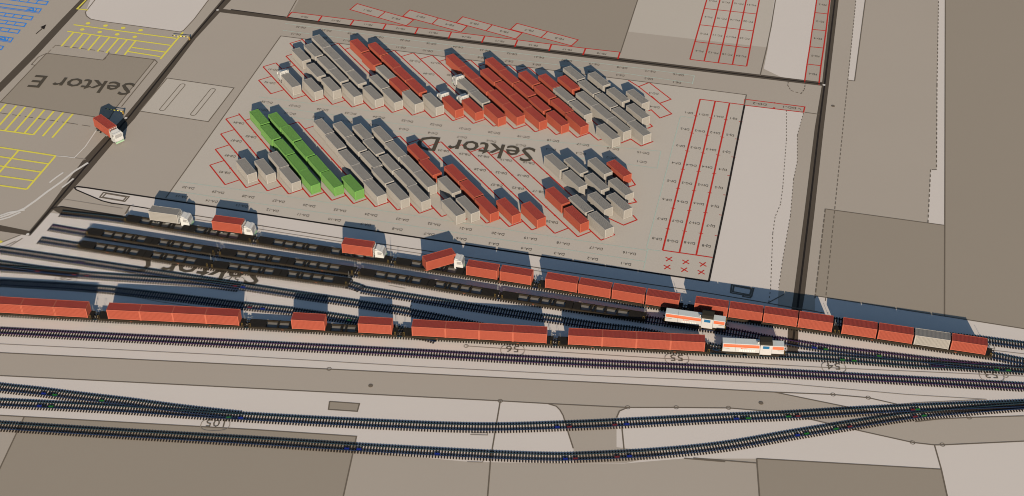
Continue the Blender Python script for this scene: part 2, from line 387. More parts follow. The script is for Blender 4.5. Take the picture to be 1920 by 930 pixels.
th.build('plan_line', 'thin', 'faint grey service lines on the ground')
ds = Lines(.046)
ds.dashed([(1606,-10),(1580.7,240),(1547.5,567)], .2); ds.dashed([(1760,-10),(1757,160),(1756,318.4),(1745,318.4),(1740,418)], .25, 1.2, 1)
ds.dashed([(1547.5,392),(1528,560)], .28, 1.5, .6)
ds.dashed([(1474.6,207),(1474.6,262),(1467.7,352),(1463.6,382.7),(1453.4,407),(1449,438),(1445,540),(1441,570)], .18, .7, .8)
ds.dashed([(1506.5,212.3),(1495,254),(1495,303),(1488,336),(1482,405),(1474.6,446),(1467.7,487),(1460,540)], .18, .7, .8)
ds.dashed([(104,85),(205,98),(196,112)], .22, 1.8, .9); ds.dashed([(90,99),(104,85)], .22, 1.8, .9); ds.dashed([(0,212),(130,231),(175,238)], .2, 2.5, 1.2)
ds.dashed([(1478,154),(1477,160),(1483,170),(1502,176),(1508,168),(1510,158)], .25, .8, .6); ds.dashed([(1488,201),(1500,204),(1506,212)], .2, .7, .6)
ds.build('plan_line', 'line', 'dashed boundary lines')
cy = Lines(.026)
for L in ([(338,341),(500,363),(740,399),(990,437),(1215,470)], [(327.7,357.7),(430,374),(740,419),(990,457),(1211,491)], [(1215,466),(1206.7,505.6)], [(1275.5,220),(1212,466)], [(1275.5,218),(1303,222)], [(1215,468),(1240,471)],
          [(480,196),(700,226),(900,254),(1239,283.7)], [(485,182),(740,214),(1010,249)], [(1239,283.7),(1232.5,315.7)], [(1030,289),(1232.5,315.7)], [(474,211),(640,232),(800,254)],
          [(535,44),(840,84),(1200,128),(1302,142)], [(530,57),(840,97),(1140,133),(1298,156)], [(1302,142),(1298,158)]): cy.poly(L, .25)
cy.build('bay_lines', 'cyan', 'pale green aisle lines between the slot rows')
# ---------------------------------------------------------------- yellow, blue and white paint
def z1(x, y): return (x/3.875, y/3.875)
def z2(x, y): return (x/3.876, 190+y/3.876)
ye = Lines(.050)
YW = .55
for L in ([(535,180),(1280,280)], [(490,228),(1240,330)], [(1330,235),(1165,430)], [(960,345),(1210,380)], [(930,375),(1165,412)]): ye.poly([z1(*p) for p in L], YW)
for a, b in zip([(535,235),(603,243),(662,252),(728,262),(797,270),(862,280),(925,288),(985,298)], [(445,338),(512,350),(577,355),(640,367),(708,375),(772,385),(838,390),(905,400)]): ye.poly([z1(*a), z1(*b)], YW)
for c in ((640,170),(767,187),(895,203),(1022,220),(598,215),(725,233),(852,250),(980,268)): ye.disc(z1(*c), .7)
ye.poly([z1(625,0), z1(560,65), z1(640,74)], YW*.9)
for tx, ty in ((530,92),(460,82),(392,72),(325,62),(253,53),(185,42),(120,32),(45,20),(-25,10),(-95,0)): ye.poly([z2(tx, ty), z2(tx-150, ty+173)], YW)
ye.poly([z2(-200,178), z2(0,210), z2(242,243)], YW)
for L in ([(-200,303),(0,335),(405,397)], [(405,397),(195,640)], [(-200,583),(0,612),(195,640)], [(-100,388),(0,403),(350,455)], [(-100,455),(0,470),(298,515)], [(-100,528),(0,543),(245,578)], [(135,357),(-10,525)]): ye.poly([z2(*p) for p in L], YW)
ye.poly([(-30,447),(4,454)], .8)
ye.build('bay_lines', 'yellow', 'yellow painted parking bays')
bu = Lines(.054)
BW = .35
for x, y, tri in ((350,25,0),(300,78,1),(240,135,0),(190,183,0),(145,232,0),(95,290,1),(25,350,0)):
    s = .135; x0 = -260
    h = 12
    a, b = (x0, y-h-(x-x0)*s), (x, y-h); c, d = (x-16, y+h), (x0, y+h-(x-x0)*s)
    bu.poly([z1(*a), z1(*b), z1(*c), z1(*d)], BW*1.15)
    if tri:
        bu.poly([z1(x-30, y-h-4), z1(x-46, y+h-4)], BW); bu.poly([z1(x-62, y-h-6), z1(x-100, y+2-h), z1(x-56, y+h-8)], BW*1.2, closed=True)
        bu.poly([z1(x0, y+h+8-(x-x0)*s), z1(x-16, y+h+8)], .2)
    else:
        xx = x-70
        while xx > x0:
            o = (x-xx)*s; bu.poly([z1(xx, y-h-o), z1(xx-22, y+h-o)], BW); xx -= 62
bu.build('bay_lines', 'blue', 'blue painted truck lanes')
wh = Lines(.058)
for L, w in (([(0,846),(60,826),(130,800),(180,778),(260,722),(340,660),(440,590),(540,510),(640,447)], .65), ([(0,832),(70,808),(125,800),(180,790)], .6), ([(0,862),(70,842),(150,806)], .6),
             ([(405,397),(480,403),(540,412),(620,330),(700,212)], .3), ([(360,592),(400,560),(460,518)], .5), ([(450,628),(495,595),(535,562)], .5)):
    wh.poly([z2(*p) for p in L], w)
for c in ((408,19),(1545,159.5),(236,221.5),(52,439.5)): wh.disc(c, .42)
wh.build('road_marking', 'white_paint', 'white curving guide line on the forecourt')
ar = Lines(.062)
ar.poly([z1(262,247), z1(300,215), z1(318,193)], .35); ar.poly([z1(327,186), z1(302,197), z1(318,208)], .5, closed=True)
ar.build('road_marking', 'black', 'small black direction arrow')

# ---------------------------------------------------------------- lettering on the ground
def text_mesh(s, off=0.0):
    cu = bpy.data.curves.new('t', 'FONT'); cu.body = s; cu.size = 1; cu.resolution_u = 2; cu.offset = off
    o = bpy.data.objects.new('t', cu); COL.objects.link(o)
    dg = bpy.context.evaluated_depsgraph_get(); e = o.evaluated_get(dg); me = e.to_mesh()
    v = [tuple(q.co) for q in me.vertices]; f = [tuple(q.vertices) for q in me.polygons]
    e.to_mesh_clear(); bpy.data.objects.remove(o); bpy.data.curves.remove(cu)
    xs = [q[0] for q in v]; ys = [q[1] for q in v]
    return v, f, min(xs), max(xs), min(ys), max(ys)
class Letters:
    def __init__(s, z): s.v = []; s.f = []; s.z = z
    def add(s, txt, c, size, ang, sx=1.0, world=False, bold=0):
        v, f, x0, x1, y0, y1 = text_mesh(txt, bold)
        c = Vector(c[:2]) if world else P(*c).xy
        ca, sa = math.cos(ang), math.sin(ang); n = len(s.v)
        for q in v:
            a = (q[0]-(x0+x1)/2)*size*sx; b = (q[1]-(y0+y1)/2)*size
            s.v.append((c.x+a*ca-b*sa, c.y+a*sa+b*ca, s.z))
        s.f += [tuple(n+i for i in q) for q in f]
    def build(s, name, m, label):
        me = bpy.data.meshes.new(name); me.from_pydata(s.v, [], s.f); me.materials.append(MATS[m]); me.update()
        tag(link(name, me), label, kind='structure')
HA = math.radians(-13.3)+math.pi
tx = Letters(.066)
def row(pre, hi, lo, a, b, size=1.3, step=-1, ang=HA, skip=()):
    pa, pb = P(*a).xy, P(*b).xy; n = abs(hi-lo)
    for i in range(n+1):
        k = hi-i if hi > lo else hi+i
        if k in skip: continue
        tx.add('%s-%d' % (pre, k), pa.lerp(pb, i/n), size, ang, .92, world=True)
row('DE', 30, 16, (563.9,51.6), (1272,140.6)); row('DE', 15, 1, (554.8,64.5), (1269.7,155))
row('DC', 28, 15, (500.6,192), (1206,287)); row('DC', 14, 1, (491.6,206), (1203.5,304))
row('DA', 30, 16, (353,352.5), (1180,475.3)); row('DA', 15, 1, (340.6,369), (1174,495.3))
row('DF', 1, 8, (1292,212), (1231.9,448)); row('DG', 1, 8, (1319.7,215.6), (1261.3,452.6)); row('DH', 1, 8, (1348,219), (1293,456)); row('DJ', 1, 8, (1375.7,222.5), (1324.6,461))
for i, c in enumerate(fbs): tx.add('FB-%d' % (i+1), c, 1.4, HA-.12, 1.1)
for i in range(10): tx.add('FB-%d' % (9+i), lerp2(lerp2(fb_b[i], fb_b[i+1], .5), lerp2(fb_t[i], fb_t[i+1], .5), .5), 1.3, HA, .92)
for r in range(4):
    for j in range(4):
        c = lerp2(lerp2(lerp2(fl[r], fr[r], (j+.5)/4), (0, 0), 0), lerp2(fl[r+1], fr[r+1], (j+.5)/4), .5)
        tx.add('FC-%d' % (6*(j+1)-r), c, 1.3, HA, .92)
for r in range(5): tx.add('FD-%d' % (6-r), lerp2(lerp2(dl[r], dr[r], .5), lerp2(dl[r+1], dr[r+1], .5), .5), 1.3, HA, .92)
tx.add('DD-2', (1424.5,195.4), 1.4, HA, 1.2); tx.add('DD-1', (1480.8,202), 1.4, HA, 1.2)
for t, c in (('DD-83',(778,115)),('DD-79',(818,118.7)),('DD-84',(804,139)),('DD-80',(848,142)),('DD-92',(506,155.6)),('DD-91',(513,131)),('DD-3',(1225.8,175.5)),('DD-4',(1227.6,201)),
             ('DB-84',(447.6,231)),('DB-83',(470.5,257)),('DB-87',(442.7,264.6)),('DB-89',(431.6,292.8)),('DB-90',(421.3,323.7)),
             ('DB-34',(831.6,283)),('DB-29',(871.6,289.5)),('DB-24',(906.5,293.7)),('DB-19',(949,300.6)),('DB-14',(991.6,306)),('DB-28',(900,318.7)),('DB-23',(940,324.6)),('DB-18',(981,330)),
             ('DB-27',(931,347.6)),('DB-22',(971,353.5)),('DB-17',(1009.7,359.5)),('DB-20',(1035,416.8))):
    tx.add(t, c, 1.28, HA, .92)
for t, c in (('58',(125,520)),('57',(437,524)),('56',(961,655)),('55',(1269,671.5)),('54',(1563,687.5)),('53',(1859,703.5)),('105',(404,794))): tx.add(t, c, 2.9, math.pi-.04, 1.1)
tx.build('ground_lettering', 'text', 'slot numbers painted on the ground')
bt = Letters(.070)
bt.add('Sektor D', (891,279), 9.2, math.pi-.19, .93, bold=.012)
bt.add('Sektor E', (153,160), 8.9, math.pi-.15, .97, bold=.012)
bt.add('Sektor C', (363,507), 9.0, math.pi-.15, 1.0, bold=.012)
bt.build('ground_lettering', 'bigtext', 'large Sektor lettering on the ground')
ov = Lines(.074)
for c, rx in (((125,521),2.6),((437,527),2.6),((961,656),2.6),((1269,672),2.6),((1563,688),2.6),((1859,704),2.6),((404,795.5),3.0)):
    q = P(*c).xy
    ov.poly([q+Vector(((rx+.0)*math.copysign(abs(math.cos(t))**.6, math.cos(t)), 1.75*math.copysign(abs(math.sin(t))**.8, math.sin(t))-.2)) for t in [i*math.pi/12 for i in range(24)]], .16, world=True, closed=True)
ov.build('plan_line', 'thin', 'thin ovals round the track numbers')

# ---------------------------------------------------------------- railway tracks
def smooth(pts, step=2.0):
    q = [P(*p).xy for p in pts]; out = []
    for i in range(len(q)-1):
        p0 = q[i-1] if i else q[i]*2-q[i+1]; p1, p2 = q[i], q[i+1]; p3 = q[i+2] if i+2 < len(q) else q[i+1]*2-q[i]
        n = max(2, int((p2-p1).length/step))
        for k in range(n):
            t = k/n
            out.append(.5*((2*p1)+(p2-p0)*t+(2*p0-5*p1+4*p2-p3)*t*t+(3*p1-p0-3*p2+p3)*t**3))
    out.append(q[-1]); return out
def resample(L, d):
    out = []; acc = 0; need = 0
    for a, b in zip(L, L[1:]):
        l = (b-a).length
        while need <= acc+l:
            t = (need-acc)/l; out.append((a.lerp(b, t), math.atan2(b.y-a.y, b.x-a.x))); need += d
        acc += l
    return out
sm = MB(); sm.box(-.14, .14, -1.42, 1.40, 0, .16); SLEEPER = sm.mesh('sleeper', 'sleeper')
def strip(L, off, w, z0, z1, mb, mi=0):
    pts = []
    for i, p in enumerate(L):
        d = (L[min(i+1, len(L)-1)]-L[max(i-1, 0)]).normalized(); n = Vector((-d.y, d.x)); pts.append((p+n*(off-w/2), p+n*(off+w/2)))
    for (a, b), (c, d) in zip(pts, pts[1:]):
        n = len(mb.v); mb.v += [(a.x,a.y,z0),(b.x,b.y,z0),(d.x,d.y,z0),(c.x,c.y,z0),(a.x,a.y,z1),(b.x,b.y,z1),(d.x,d.y,z1),(c.x,c.y,z1)]
        for q in ((4,5,6,7),(0,4,7,3),(1,2,6,5)): mb.f.append(tuple(n+i for i in q)); mb.m.append(mi)
TRACKS = {}
def track(key, pts, label, rail='rail_blue', far='rail_teal', marks=(), dz=0.0):
    L = smooth(pts); TRACKS[key] = L
    t = tag(empty('railway_track', (0, 0, dz)), label, 'railway track', 'railway tracks of the terminal')
    for off, mname in ((.75, far), (-.75, rail)):
        mb = MB(); strip(L, off, .15, .16, .31, mb); part(mb, 'rail', mname, t)
    S_ = resample(L, .61)
    # the hundred sleepers nearest the middle of the picture are parts of their own
    def fr(p):
        v = Vector((p[0].x, p[0].y, 0))-Vector((0, 0, CAM_H)); w = v.dot(_F); return 960+FOC*v.dot(_R)/w, 465-FOC*v.dot(_U)/w
    order = sorted(range(len(S_)), key=lambda i: S_[i][0].length + (1e4 if not (0 < fr(S_[i])[0] < 1920 and 0 < fr(S_[i])[1] < 930) else 0))
    own = set(order[:100]); rest = MB()
    for i, (p, a) in enumerate(S_):
        if i in own:
            o = link('sleeper', SLEEPER, t); o.location = (p.x, p.y, 0); o.rotation_euler = (0, 0, a)
        else:
            n = len(rest.v); ca, sa = math.cos(a), math.sin(a)
            for x, y, z in ((-.14,-1.42,0),(.14,-1.42,0),(.14,1.40,0),(-.14,1.40,0),(-.14,-1.42,.16),(.14,-1.42,.16),(.14,1.40,.16),(-.14,1.40,.16)):
                rest.v.append((p.x+x*ca-y*sa, p.y+x*sa+y*ca, z))
            for q in ((4,5,6,7),(0,1,5,4),(1,2,6,5),(2,3,7,6),(3,0,4,7)): rest.f.append(tuple(n+j for j in q)); rest.m.append(0)
    if rest.v: tag(part(rest, 'sleepers', 'sleeper', t), kind='stuff')
    for px, py, length, colr in marks:
        c = P(px, py).xy
        i = min(range(len(L)), key=lambda k: (L[k]-c).length)
        seg = [s for s in resample(L, .5)]
        j = min(range(len(seg)), key=lambda k: (seg[k][0]-c).length); h = max(1, int(length/3.4))
        sub = [seg[k][0] for k in range(max(0, j-h), min(len(seg), j+h+1))]
        if len(sub) > 1:
            mb = MB(); strip(sub, -.42, .45, .165, .31, mb); part(mb, 'marker_plate', colr, t)
    return t
B, Rr, G, K = 'm_blue', 'm_red', 'm_green', 'm_black'
track('T0', [(1385,581),(1440,586),(1500,593),(1600,607.5),(1711,623),(1829,637),(1919,649),(2020,662)], 'railway track behind the wagons, next to the dark plots', dz=.006)
track('T1', [(115,400.5),(232,414),(360,436),(482,455),(737,494.5),(1005,537),(1285,583),(1570,625),(1711,646),(1855,667.5),(1920,680),(2020,695)], 'first loading track beside the container yard', dz=.0)
track('T2', [(95,427),(165,439),(410,477),(672,515),(937,558),(1214,600),(1366,622),(1452,638.5),(1560,656),(1700,673),(1800,684.5),(1870,691),(1950,698)], 'second loading track carrying the front locomotive', far='rail_violet', dz=.003,
      marks=((1525,652,3,B),(1538,654,1,K),(1550,655,3,G),(1650,668,5,G)))
track('T3', [(75,451),(150,463),(398,501),(655,535),(680,546-2),(860,573),(1040,600),(1130,613),(1203,622),(1290,642),(1380,662)], 'third loading track with empty wagons at its left end', dz=.009)
track('T5', [(-80,458),(0,469.5),(166,494),(360,523),(540,551),(700,575),(820,596),(915,616),(1020,640)], 'track running below the painted word beginning with Sektor', dz=.012, marks=((150,492,8,'rail_violet'),(440,541,2,Rr),(456,543,3,B)))
track('B', [(-80,495),(0,503.5),(80,509),(166,517),(280,525),(380,532),(450,541)], 'short connecting track beside the oval numbered 58', dz=.018, marks=((140,515,2,Rr),(162,518,2,Rr),(70,509,3,Rr)))
track('C', [(-80,485),(0,496),(90,508.5),(150,514)], 'track end joining at the far left edge', dz=.015)
track('D', [(-80,524),(0,530.5),(120,537.5),(200,544),(300,555),(400,567),(470,576),(560,586),(666,602),(760,622),(820,638)], 'track in the shade behind the loaded train', dz=.015, marks=((470,577,2,Rr),(492,579,2,B),(655,602,2,G)))
track('T4', [(-100,580.5),(0,586.5),(183,597),(400,608),(780,630),(1100,648),(1466,667),(1560,672.5),(1700,683),(1796,688),(1867,692.5),(1920,695.5),(2020,702)], 'track under the long loaded train', rail='rail_teal', dz=.006,
      marks=((1580,674,3,G),(1600,675,3,G),(1870,692,3,G),(1888,693,4,G),(1760,686,12,'rail_violet')))
track('T6', [(-100,616.5),(0,622),(400,643.5),(780,663.5),(1100,682),(1360,695),(1580,707.5),(1920,726.5),(2020,732)], 'long straight track above the access road', rail='rail_violet', far='rail_violet', marks=())
track('T7', [(-90,716),(0,728),(75,736),(150,745.5),(240,756),(322,767),(400,776),(450,781)], 'curved track joining from the left above the lower line', dz=.012, marks=((85,738,3,B),(94,739,1,K),(104,740,3,G),(190,752,3,G)))
track('T8', [(-90,752),(0,756.5),(215,767.5),(440,782),(700,796),(900,803),(1055,799.5),(1200,793),(1360,785),(1480,780),(1597,773),(1760,765),(1920,759),(2020,754)], 'track along the lower edge of the access road', dz=.0,
      marks=((72,763,3,B),(83,763,2,K),(95,764,3,G),(430,781,3,G),(452,783,3,B),(1045,803,3,B),(1066,802,3,Rr),(1153,799,3,Rr),(1176,798,3,B),(1381,787,3,B),(1392,786,1,K),(1402,786,3,G),(1477,782,3,G),(1496,781,3,Rr),(1710,770,3,Rr),(1722,770,3,G)))
track('T9', [(-90,794),(0,800),(240,815),(480,829),(700,843),(920,855),(1030,859),(1095,858),(1230,851),(1360,838),(1494,815),(1610,796),(1700,782),(1780,774),(1850,768),(1950,760)], 'lowest track curving up towards the right', dz=.006,
      marks=((652,843,3,B),(674,844,3,B),(820,852,3,B),(1058,863,3,B),(1080,863,3,Rr),(1158,860,3,Rr),(1181,859,3,B),(1495,819,3,B),(1512,816,3,G),(1570,806,3,G),(1592,802,3,Rr),(1715,783,3,Rr),(1733,780,3,G)))

# ---------------------------------------------------------------- containers
CL, CW, CHH = 7.45, 2.55, 2.72
def ribs(n): 
    out = []; p = 1.0/n
    for i in range(n): out += [(i*p, 0), (i*p+p*.42, 0), (i*p+p*.5, 1), (i*p+p*.92, 1)]
    return out+[(1.0, 0)]
def build_container(kind):
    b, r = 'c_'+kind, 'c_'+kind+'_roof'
    t = empty('shipping_container')
    L, Wd, h = CL/2, CW/2, CHH
    f = MB()
    for sx in (-1, 1):
        for sy in (-1, 1):
            x = sorted((sx*L, sx*(L-.16))); y = sorted((sy*Wd, sy*(Wd-.16)))
            f.box(x[0], x[1], y[0], y[1], .15, h-.12)
            x = sorted((sx*(L+.01), sx*(L-.18))); y = sorted((sy*(Wd+.01), sy*(Wd-.17)))
            f.box(x[0], x[1], y[0], y[1], 0, .15); f.box(x[0], x[1], y[0], y[1], h-.12, h+.01)
    for sy in (-1, 1):
        y = sorted((sy*Wd, sy*(Wd-.10))); f.box(-L+.18, L-.18, y[0], y[1], .1, .26); f.box(-L+.18, L-.18, y[0], y[1], h-.10, h)
    for sx in (-1, 1):
        x = sorted((sx*L, sx*(L-.10))); f.box(x[0], x[1], -Wd+.17, Wd-.17, .1, .26); f.box(x[0], x[1], -Wd+.17, Wd-.17, h-.12, h)
    f.box(-L+.18, L-.18, -Wd+.10, Wd-.10, .12, .2)
    part(f, 'frame', 'f_'+kind, t)
    for sy in (-1, 1):
        mb = MB(); q = ribs(26)
        for (a, d0), (c, d1) in zip(q, q[1:]):
            x0, x1 = -L+.16+a*(CL-.32), -L+.16+c*(CL-.32); y0, y1 = sy*(Wd-.02-.06*d0), sy*(Wd-.02-.06*d1)
            mb.face([(x0,y0,.26),(x1,y1,.26),(x1,y1,h-.10),(x0,y0,h-.10)])
        part(mb, 'side_wall', b, t)
    mb = MB(); q = ribs(9)
    for (a, d0), (c, d1) in zip(q, q[1:]):
        y0, y1 = -Wd+.16+a*(CW-.32), -Wd+.16+c*(CW-.32); x0, x1 = L-.02-.06*d0, L-.02-.06*d1
        mb.face([(x0,y0,.26),(x1,y1,.26),(x1,y1,h-.12),(x0,y0,h-.12)])
    part(mb, 'end_wall', b, t)
    for s in (-1, 1):
        mb = MB(); y = sorted((s*.01, s*(Wd-.17))); mb.box(-L+.02, -L+.07, y[0], y[1], .27, h-.13)
        d = part(mb, 'door', b, t)
        mb = MB()
        for yy in (.3, .85): mb.box(-L-.03, -L+.015, s*yy-.025, s*yy+.025, .3, h-.15)
        part(mb, 'locking_bar', 'chrome' if kind == 'grey' else b, d)
    mb = MB(); q = ribs(26)
    for (a, d0), (c, d1) in zip(q, q[1:]):
        x0, x1 = -L+.10+a*(CL-.20), -L+.10+c*(CL-.20); z0, z1_ = h-.035+.03*(1-d0)-.02, h-.035+.03*(1-d1)-.02
        mb.face([(x0,-Wd+.10,z0),(x1,-Wd+.10,z1_),(x1,Wd-.10,z1_),(x0,Wd-.10,z0)])
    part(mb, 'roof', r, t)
    return t
CK = {k: Kind(build_container(k)) for k in ('red', 'grey', 'green')}
ORD = ['zeroth','first','second','third','fourth','fifth','sixth','seventh','eighth','ninth','tenth','eleventh','twelfth','thirteenth','fourteenth','fifteenth','sixteenth','seventeenth','eighteenth','nineteenth','twentieth']
# near left roof corner of every yard container on the plan sheet
DTOP = 2.75
far_blk = [  # (x, y, colour)
 (567.1,114.8,'grey'),(590.5,106.5,'grey'),(604.8,89.9,'grey'),(626.6,112.5,'grey'),(648.4,134.6,'grey'),(671.8,158.1,'grey'),(595,144.6,'grey'),(616.1,131.3,'grey'),(637.9,153.9,'grey'),
 (589.6,173.2,'grey'),(624,171.6,'grey'),(663.8,182.2,'grey'),(703.2,187.5,'grey'),(739.7,192.9,'grey'),(778.1,196.2,'grey'),(817,202.1,'grey'),(715,167,'grey'),(727.8,148.7,'grey'),(752.9,171,'red'),
 (677.6,97.9,'red'),(700.4,122.7,'red'),(712.3,104.3,'red'),(737,127.7,'red'),(759.8,150.9,'red'),(785.4,174.7,'red'),
 (933.9,222.4,'red'),(969,220.6,'red'),(1011.1,229.2,'red'),(1052.4,236.3,'red'),(1089,238.7,'red'),(1148.4,261.6,'grey'),(1169.1,248.2,'grey'),(1206.6,255,'grey'),
 (903.9,194.2,'grey'),(861.0,127.6,'red'),(886,150,'red'),(911.7,172.5,'red'),(942.5,196.6,'red'),
 (926.2,154.2,'red'),(955,179.5,'red'),(982.8,203.6,'red'),(935.6,133.8,'red'),(960.8,156.3,'red'),(990.4,181,'red'),(1018.2,208.6,'red'),
 (998.6,159.5,'red'),(1028.8,185.5,'red'),(1060.4,211.9,'red'),(1036.3,165.2,'red'),(1064.9,190,'grey'),(1095.8,216.4,'grey'),(1073.2,168.2,'red'),(1110.6,200.9,'grey'),(1139.5,224.5,'grey'),
 (1083.1,150.1,'grey'),(1111.5,176.8,'grey'),(1144.2,202.2,'grey'),(1177.7,230.1,'grey'),(1130.4,161.3,'grey'),(1166.5,191.4,'grey'),(1204.4,222.4,'grey'),(1203.5,194.8,'grey')]
near_blk = [
 (488.8,233.8,'green'),(509.5,262.4,'green'),(535.5,291.3,'green'),(559.9,320.6,'green'),(583.1,349,'green'),(525.7,241.3,'green'),(548.6,264.7,'green'),(573.5,294.3,'green'),(600.1,323.2,'green'),(626.5,352.4,'green'),(665.2,360.1,'green'),
 (463.6,328.2,'grey'),(499,329,'grey'),(524.5,315.1,'grey'),(546.5,344.4,'grey'),
 (610,251.9,'grey'),(632.7,279.7,'grey'),(658,311.4,'grey'),(682.1,339,'grey'),(707.2,369.1,'grey'),(647.4,257.5,'grey'),(671.5,285.1,'grey'),(700.2,314.5,'grey'),(722,344.5,'grey'),(750.9,376.3,'grey'),
 (684.3,262,'grey'),(704.7,289.6,'grey'),(735.5,320.5,'grey'),(767.2,352,'grey'),(790.1,379.2,'grey'),(721.2,266.3,'grey'),(746.8,295.6,'grey'),(776.2,324.2,'grey'),(802.1,351.4,'grey'),
 (789,300.2,'red'),(811.6,328.8,'red'),(847.8,362.9,'grey'),(855.5,405.5,'grey'),(883.1,401.3,'grey'),(859.7,339.8,'red'),(889.7,369.9,'red'),(919,401.7,'red'),(960.1,405.2,'red'),(1007.5,412.6,'red'),
 (1049.8,319.5,'grey'),(1087.4,326,'grey'),(1133,327,'grey'),(1169.1,331.3,'red'),(1085.3,351.3,'grey'),(1127.2,357.2,'grey'),(1172.8,366.4,'grey'),(1053,384,'red'),(1097.1,399.1,'grey'),(1133.7,393.7,'grey'),(1169.8,395.4,'grey'),(1088.5,420.6,'red'),(1134.7,431.3,'grey')]
# near_left corner = front end (+x local is the near end), seen left side (y negative side)
def from_corner(x, y, ztop, ang):
    c = P(x, y, ztop); u = Vector((math.cos(ang), math.sin(ang), 0)); w = Vector((-u.y, u.x, 0))
    return c - u*(CL/2) + w*(CW/2)
def place_block(lst, blk, fv, dw):
    items = []
    for x, y, k in lst:
        ctr = from_corner(x, y, DTOP, TH); q = uw(ctr); items.append([q.y, q.x, ctr, k])
    items.sort(key=lambda e: e[0])
    # cluster by slot column
    cols = []
    for it in items:
        if cols and it[0]-sum(i[0] for i in cols[-1])/len(cols[-1]) < dw*.5: cols[-1].append(it)
        else: cols.append([it])
    for ci, c in enumerate(cols):
        c.sort(key=lambda e: -e[1])          # nearest the tracks first
        # keep neighbours from touching
        for a, b in zip(c, c[1:]):
            gap = a[1]-b[1]-CL
            if gap < .06: b[2] = b[2]-Vector((U.x, U.y, 0))*(.06-gap); b[1] -= (.06-gap)
        for ri, (w_, u_, ctr, k) in enumerate(c):
            pos = 'frontmost' if ri == 0 and len(c) > 1 else ('only one' if len(c) == 1 else (ORD[ri+1]+' from the front' if ri < len(c)-1 or len(c) == 2 else 'rearmost'))
            lab = '%s container, %s in the %s diagonal column from left, %s block' % (k, pos, ORD[ci+1], blk)
            CK[k].get((ctr.x, ctr.y, .045), TH+random.uniform(-.006, .006), lab, 'shipping container', '%s containers in the %s block' % (k, blk))
    return cols
cf = place_block(far_blk, 'rear', fvD, dwD); cn = place_block(near_blk, 'front', fvB, dwB)
print('cols', [len(c) for c in cf], [len(c) for c in cn])

